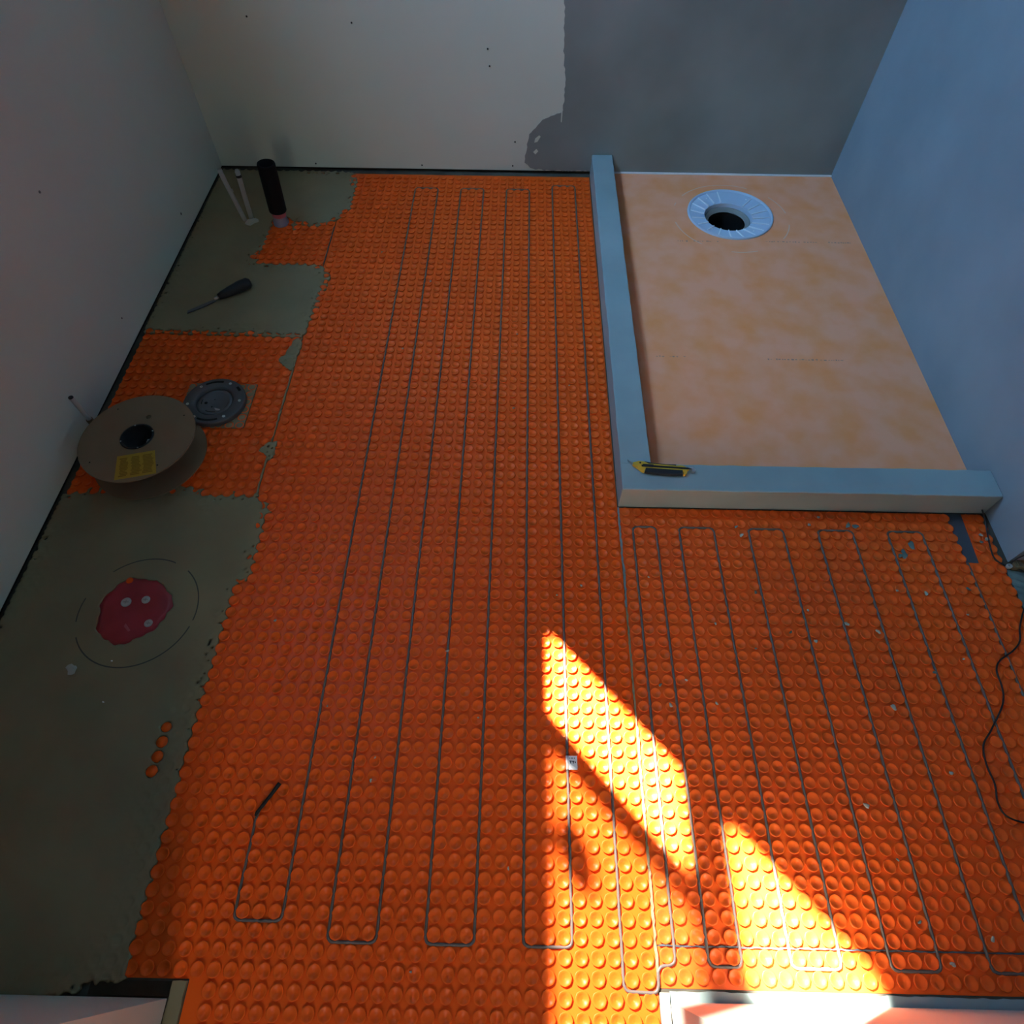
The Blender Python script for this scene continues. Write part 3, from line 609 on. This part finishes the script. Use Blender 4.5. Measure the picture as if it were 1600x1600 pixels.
# ------------------------------------------------------------------ red drain cover
rc = empty('drain_cover', (*RED, 0)); tag(rc, 'red plastic drain cover sunk in the grey mortar, with pale round fasteners', 'drain cover')
wob = lambda t: 1 + .05 * math.sin(3 * t + 1) + .03 * math.sin(7 * t) + .03 * math.sin(11 * t + 2)
c_ = MB(); c_.lathe([(3.0, .02), (3.0, .12), (2.4, .17), (1.2, .12), (0, .13)], 48, wob=wob); c_.build('red_sheet', M['red'], rc)
for (x, y, r, rot, lab) in [(-38.11, -22.48, .40, .5, 'upper left oval fastener with a slot'), (-36.6, -22.23, .33, 0, 'upper right round fastener'), (-35.72, -24.24, .33, .3, 'lower right round fastener')]:
    f_ = MB(); f_.lathe([(r, .13), (r, .20), (r * .8, .225), (0, .225)], 20, c=(x - RED[0], y - RED[1], 0), M=None)
    fo = f_.build('fastener', M['white_pipe'], rc); fo['label'] = lab
    s_ = MB(); s_.box(x - RED[0] - r * .6, x - RED[0] + r * .6, y - RED[1] - .04, y - RED[1] + .04, .22, .232); s_.box(x - RED[0] - .03, x - RED[0] + .03, y - RED[1] - r * .4, y - RED[1] + r * .4, .22, .232); s_.build('slot', M['grey_plastic'], fo)
s_ = MB(); s_.prism([(-.2, -1.2), (.35, -1.75), (.22, -1.85), (-.25, -1.45)], .13, .19); tag(s_.build('scuff', M['pink'], rc), label='pale scuffed crumb')
e_ = MB(); e_.lathe([(.3, .1), (.28, .2), (0, .21)], 9, c=(-1.2, 2.55, 0)); tag(e_.build('exposed_stud', M['orange'], rc), label='bit of orange mat at the rim')

# ------------------------------------------------------------------ toilet flange
tf = empty('toilet_flange', (-36.75, -1.15, 0)); tag(tf, 'black round toilet flange with curved slots on a square of grey mortar by the spool', 'toilet flange')
b_ = MB(); b_.prism([(-3.3, 2.75), (3.45, 2.75), (3.45, -2.85), (3.2, -3.0), (-1.5, -2.95), (-3.3, -1.0)], .031, .17); tag(b_.build('mortar_bed', M['mortar'], tf), label='square grey mortar bed')
f_ = MB(); f_.lathe([(2.98, .17), (3.0, .55), (2.95, .66), (2.85, .68), (1.95, .66), (1.82, .60), (1.72, .42), (1.70, .2)], 56); f_.build('flange_ring', M['flange'], tf)
cpn = MB(); cpn.lathe([(1.71, .20), (1.71, .38), (1.6, .44), (1.35, .46), (1.3, .42), (0, .42)], 48, c=(0, 0, 0)); cpn.build('test_cap', M['cap'], tf)
def arc_slot(a0, a1, r0, r1, z, name='slot'):
    mb = MB(); P_ = [(r1 * math.cos(a0 + (a1 - a0) * k / 14), r1 * math.sin(a0 + (a1 - a0) * k / 14)) for k in range(15)] + [(r0 * math.cos(a1 - (a1 - a0) * k / 14), r0 * math.sin(a1 - (a1 - a0) * k / 14)) for k in range(15)]
    mb.prism(P_, z - .03, z + .006); return mb.build(name, M['dark'], tf)
arc_slot(1.45, 2.15, 2.4, 2.62, .68); arc_slot(4.3, 5.1, 2.4, 2.62, .68); arc_slot(.55, .8, 2.45, 2.72, .68)
arc_slot(2.9, 3.35, 1.25, 1.37, .44, 'cap_groove'); arc_slot(4.2, 5.0, 1.22, 1.32, .44, 'cap_groove'); arc_slot(5.75, 6.35, 1.30, 1.42, .44, 'cap_groove')
for t in (.02, 1.15, 2.35, 3.35, 4.15, 5.35):
    sc = MB(); sc.lathe([(.15, .66), (.15, .71), (.09, .72), (.08, .69), (0, .69)], 14, c=(2.5 * math.cos(t), 2.5 * math.sin(t), 0)); sc.build('screw', M['metal'], tf)
for (x, y, r) in [(-.85, -.1, .16), (-.1, .35, .07), (-.15, -.6, .08)]:
    sc = MB(); sc.lathe([(r, .41), (r, .426), (0, .426)], 14, c=(x, y, 0)); sc.build('cap_hole', M['dark'], tf)
sc = MB(); sc.prism([(.15, -.75), (.75, -.9), (.7, -1.05), (.35, -1.05)], .42, .46); tag(sc.build('paint_fleck', M['white_pipe'], tf), label='pale fleck on the cap')

# ------------------------------------------------------------------ cardboard spool
sp = empty('cable_spool', (-40.93, -7.70, .225)); tag(sp, 'empty brown cardboard cable spool with a yellow label, lying flat by the left wall', 'spool')
z0, z1, R_ = 0.01, 2.71, 5.0
lo = MB(); lo.lathe([(1.3, z0), (R_, z0), (R_, z0 + .11), (1.3, z0 + .11)], 96, smooth=False); lo.build('lower_flange', M['card'], sp)
up_ = MB(); up_.lathe([(1.32, z1 - .11), (R_, z1 - .11), (R_, z1), (1.32, z1), (1.32, z1 - .11)], 96, smooth=False); upo = up_.build('upper_flange', M['card'], sp)
co = MB(); co.lathe([(2.2, z0 + .11), (2.2, z1 - .11)], 64); co.build('core', M['card_dark'], sp)
hu = MB(); hu.lathe([(1.46, z1 + .02), (1.46, z1 + .06), (1.30, z1 + .07), (1.24, z1 - .05), (1.15, z1 - .9), (.5, z1 - 1.0), (.45, z1 - 1.9), (0, z1 - 1.9)], 48, c=(0.0, 0.0, 0)); hub = hu.build('hub', M['black'], sp)
for t in (.5, 2.0, 3.6, 5.1): 
    sc = MB(); sc.lathe([(.07, z1 + .06), (.07, z1 + .085), (0, z1 + .09)], 10, c=(1.37 * math.cos(t), 1.37 * math.sin(t), 0)); sc.build('rivet', M['white_pipe'], hub)
wl_ = MB(); wl_.box(.35, .82, -.05, .38, z1 - .93, z1 - .90, M=Matrix.Translation((0, .1, 0))); tag(wl_.build('hub_label', M['white'], hub), label='small white sticker inside the hub')
def rect4(c0, c1, c2, c3, za, zb_, m, name, parent, mb=None):
    mb = mb or MB(); mb.prism([c0, c1, c2, c3], za, zb_); return mb
LB = [(-.96, -2.27), (2.09, -1.49), (3.02, -3.98), (-.32, -4.80)]
lb = MB(); lb.prism(LB, z1, z1 + .012); lbo = lb.build('spool_label', M['yellow'], upo); lbo['label'] = 'yellow label with three printed columns'
def lerp2(u, v):
    a_ = Vector(LB[0]).lerp(Vector(LB[1]), u); b_ = Vector(LB[3]).lerp(Vector(LB[2]), u); return tuple(a_.lerp(b_, v))
for q in [(-.05)]: pass
pb = MB()
for (u0, u1) in [(.10, .29), (.39, .62), (.69, .93)]:
    v = .12
    while v < .88:
        a0 = u0 + random.uniform(-.03, .02); a1 = u1 + random.uniform(-.04, .03)
        pb.prism([lerp2(a0, v), lerp2(a1, v), lerp2(a1, v + .042), lerp2(a0, v + .042)], z1 + .012, z1 + .016); v += .062
# label prints are a part of the flange, one level below the thing
pbo = pb.build('label_print', M['yellow_print'], upo); pbo['label'] = 'rows of small brown print'
st = MB(); st.lathe([(.24, z1), (.24, z1 + .006), (0, z1 + .006)], 6, c=(.25, 2.35, 0)); tag(st.build('stamp', M['card_dark'], upo), label='faint brown stamp mark')
for (t, r) in [(.65, 4.3), (2.3, 4.3), (3.9, 4.3), (5.45, 4.2)]:
    sc = MB(); sc.lathe([(.07, z1), (.07, z1 + .008), (0, z1 + .008)], 10, c=(r * math.cos(t), r * math.sin(t), 0)); sc.build('punch_hole', M['dark'], upo)

# ------------------------------------------------------------------ pipes in the back left corner
def lean_tube(name, p0, p1, prof, m, parent, n=28):
    p0 = Vector(p0); p1 = Vector(p1); d = p1 - p0; q = d.to_track_quat('Z', 'Y').to_matrix().to_4x4()
    mb = MB(); mb.lathe(prof, n, M=Matrix.Translation(p0) @ q); return mb.build(name, m, parent)
bp = empty('drain_pipe', (-36.95, 29.2, 0)); tag(bp, 'upright black foam wrapped drain pipe on a violet coupling in the back left corner', 'pipe')
H = 7.5
lean_tube('foam_sleeve', (0.08, 0, 1.75), (.45, 0, H), [(.8, 0), (1.02, 0), (1.05, .1), (1.04, 5.6), (1.0, H - 1.75), (.80, H - 1.75), (.78, H - 2.3), (0, H - 2.4)], M['black_foam'], bp)
lean_tube('coupling', (0, 0, 0.02), (.1, 0, 1.5), [(.95, 0), (.95, .35), (.82, .45), (.80, 1.25)], M['violet'], bp)
lean_tube('tape_band', (0.06, 0, 1.15), (.13, 0, 2.0), [(.84, 0), (.86, .35), (.84, .75)], M['pink'], bp)
wp = empty('supply_pipe', (-41.5, 29.45, .15)); tag(wp, 'left white water supply pipe leaning into the back left corner', 'pipe')
mb = MB(); mb.tube([(0, 0, 0.0), (-.3, 0, 2.2), (-.65, .05, 4.6), (-.8, .0, 6.2)], .27, 14); mb.build('pipe_body', M['white_pipe'], wp)
mb = MB(); mb.lathe([(.3, 0), (.3, .25), (0, .25)], 14, c=(-.8, 0, 6.15)); mb.build('end_cap', M['white_pipe'], wp)
mb = MB(); mb.lathe([(.08, 0), (.08, .35), (0, .38)], 8, c=(-.05, -.3, 3.9)); mb.build('clip', M['white_pipe'], wp)
wp = empty('supply_pipe', (-40.75, 29.75, .15)); tag(wp, 'right white water supply pipe with a dark collar near its top, behind the mortar lump', 'pipe')
mb = MB(); mb.tube([(0, 0, 0.0), (.1, 0, 2.3), (.25, -.05, 4.2), (.45, -.25, 5.9)], .29, 14); mb.build('pipe_body', M['white_pipe'], wp)
mb = MB(); mb.lathe([(.33, 0), (.33, .3)], 14, c=(.42, -.22, 5.5)); tag(mb.build('collar', M['black'], wp), label='dark collar')
mb = MB(); mb.lathe([(.26, 0), (.30, .35), (.2, .6), (0, .62)], 14, c=(.47, -.27, 5.8)); mb.build('end_cap', M['white_pipe'], wp)
lump = empty('mortar_lump', (-40.6, 29.3, .2)); bpy.data.objects.remove(lump)
o = blob_at(-40.6, 29.1, .75, .2, 'mortar_lump', 'rough grey mortar lump at the foot of the two white supply pipes', 'mortar patch', M['mortar_light'], h=.25, seed=31)
tp_ = empty('supply_pipe', (-46.3, -5.45, .2)); tag(tp_, 'short white toilet supply pipe standing by the left wall behind the spool', 'pipe')
mb = MB(); mb.lathe([(.21, 2.3), (.21, 5.2), (.17, 5.22), (.15, 4.9), (0, 4.9)], 16); mb.build('pipe_body', M['white_pipe'], tp_)
mb = MB(); mb.lathe([(.30, 0), (.30, 2.35), (.26, 2.45)], 16); tag(mb.build('fitting', M['brass'], tp_), label='dark brass fitting')
mb = MB(); mb.lathe([(.21, 0), (.22, .03), (.21, .10), (.15, .12), (0, .10)], 16, c=(-.02, 0.0, 5.18)); mb.build('end_cap', M['black'], tp_)

# ------------------------------------------------------------------ chisel on the corner patch
ch = empty('scraper', (-41.0, 14.1, .225), math.atan2(4.6, 5.7)); tag(ch, 'black handled flat scraper lying on the corner mortar patch', 'scraper')
mb = MB(); mb.tube([(.5, 0, .34), (1.0, 0, .38), (2.0, 0, .42), (3.2, 0, .48), (4.1, 0, .48), (4.35, 0, .46)], .3, 14, radii=[.30, .42, .54, .64, .62, .42]); mb.build('handle', M['rubber'], ch)
mb = MB(); mb.tube([(.0, 0, .25), (.55, 0, .32)], .17, 12); tag(mb.build('ferrule', M['metal'], ch), label='bright metal ferrule')
mb = MB(); mb.prism([(-3.3, -.20), (-3.1, .16), (-1.2, .22), (0, .16), (0, -.16), (-1.2, -.26)], .02, .12); mb.build('blade', M['cap'], ch)

# ------------------------------------------------------------------ black cord on the right
CP = [(33.7, -12.45, .9), (33.95, -13.0, .5), (33.85, -14.18, .26), (33.51, -15.79, .26), (33.42, -16.85, .26), (33.85, -17.45, .26), (34.6, -17.75, .26), (35.3, -18.1, .28), (35.9, -18.8, .2), (35.7, -20.0, .2), (34.7, -20.9, .28), (34.0, -21.5, .27),
      (33.0, -23.07, .26), (32.47, -24.3, .26), (31.6, -25.1, .26), (30.27, -25.9, .30), (29.72, -26.7, .28), (29.66, -27.75, .26), (29.42, -28.71, .30), (28.85, -29.66, .28), (27.5, -31.2, .30), (26.62, -32.2, .26), (26.34, -33.49, .26), (26.4, -34.74, .28), (26.15, -35.9, .28), (26.35, -36.7, .26), (27.2, -37.1, .28), (28.8, -37.3, .28), (30.5, -37.2, .26)]
def catmull(P_, k=6):
    P_ = [Vector(p) for p in P_]; out = []
    for i in range(len(P_) - 1):
        p0 = P_[max(i - 1, 0)]; p1 = P_[i]; p2 = P_[i + 1]; p3 = P_[min(i + 2, len(P_) - 1)]
        for j in range(k):
            t = j / k; out.append(.5 * ((2 * p1) + (p2 - p0) * t + (2 * p0 - 5 * p1 + 4 * p2 - p3) * t * t + (-p0 + 3 * p1 - 3 * p2 + p3) * t ** 3))
    out.append(P_[-1]); return out
mb = MB(); mb.tube(catmull(CP), .062, 8); tag(mb.build('sensor_cord', M['cord']), 'thin black cord winding over the orange mat along the right edge', 'cord')
mb = MB(); mb.tube(catmull([(34.45, -17.55, .35), (34.6, -17.35, .8), (34.9, -17.32, 1.6), (35.3, -17.34, 2.6), (35.6, -17.4, 3.6)]), .04, 8); tag(mb.build('wall_wire', M['cord']), 'thin dark wire rising at the end of the right wall', 'wire')
mb = MB(); mb.lathe([(.13, .0), (.2, 0), (.22, .2), (.2, .32), (.12, .32), (.1, .1)], 16); cl = mb.build('grommet', M['white_pipe']); cl.location = Vector((34.25, -17.72, .2)) * S; tag(cl, 'small white plastic ring at the foot of the right wall end', 'grommet')
# brown board and trowelled mortar beyond the wall end
bb = MB(); bb.box(34.55, 40.3, -17.95, -17.25, 0.02, .62, bev=.05)
for k in range(9): bb.box(34.8 + k * .55, 35.1 + k * .55, -17.93, -17.3, .60, .70, bev=.03)
tag(bb.build('rough_board', M['ply']), 'rough brown board at the right edge below the wall end', 'board')
tv = []; tfc = []; nx_, ny_ = 20, 900
for j in range(ny_ + 1):
    y = -46.6 + (28.5) * j / ny_
    for i_ in range(nx_ + 1):
        x = 34.1 + 6.3 * i_ / nx_; tv.append((x, y + .25 * math.sin(x * .8), .09 + .07 * max(0, math.sin(y * 9.0 + x * 1.2 + .6 * math.sin(x * 2))) ** .7 + .02 * noise.noise(Vector((x * 2, y * 2, 0)))))
for j in range(ny_):
    for i_ in range(nx_): a_ = j * (nx_ + 1) + i_; tfc.append((a_, a_ + 1, a_ + nx_ + 2, a_ + nx_ + 1))
mb = MB(); mb.add(tv, tfc, 0, True); tag(mb.build('trowelled_mortar', M['trowelled'], fix=False), 'blue green mortar combed in ridges along the right edge of the mats', 'mortar patch')

# ------------------------------------------------------------------ doorway details
mb = MB(); mb.prism(ragged([(DX1 + .1, -46.62), (RX - .4, -46.62), (RX - .4, -47.35), (DX1 + .1, -47.35)], .04, .4, True, 4), 0.0, .22); tag(mb.build('mortar_strip', M['curb']), 'pale grey mortar strip between the orange mat and the front wall', 'mortar patch')
mb = MB(); mb.prism(ragged([(DX0 - .05, -46.7), (-25.9, -46.7), (-25.95, -53.5), (DX0 - .05, -53.5)], .04, .4, True, 6), 0.0, .22); tag(mb.build('mortar_strip', M['mortar']), 'narrow grey mortar strip at the left jamb of the doorway', 'mortar patch')
mb = MB(); mb.prism(ragged([(SEAM_R + .06, -46.7), (DX1 + .05, -46.7), (DX1 + .05, -53.5), (SEAM_R + .06, -53.5)], .03, .4, True, 8), 0.0, .2); tag(mb.build('mortar_strip', M['mortar_light']), 'whitish mortar strip at the right jamb of the doorway in full sun', 'mortar patch')
mb = MB(); mb.box(-31.6, DX0 - .05, -47.45, -46.72, .0, .12); tag(mb.build('floor_board', M['wood']), 'dark brown board end in the gap before the left part of the front wall', 'board')
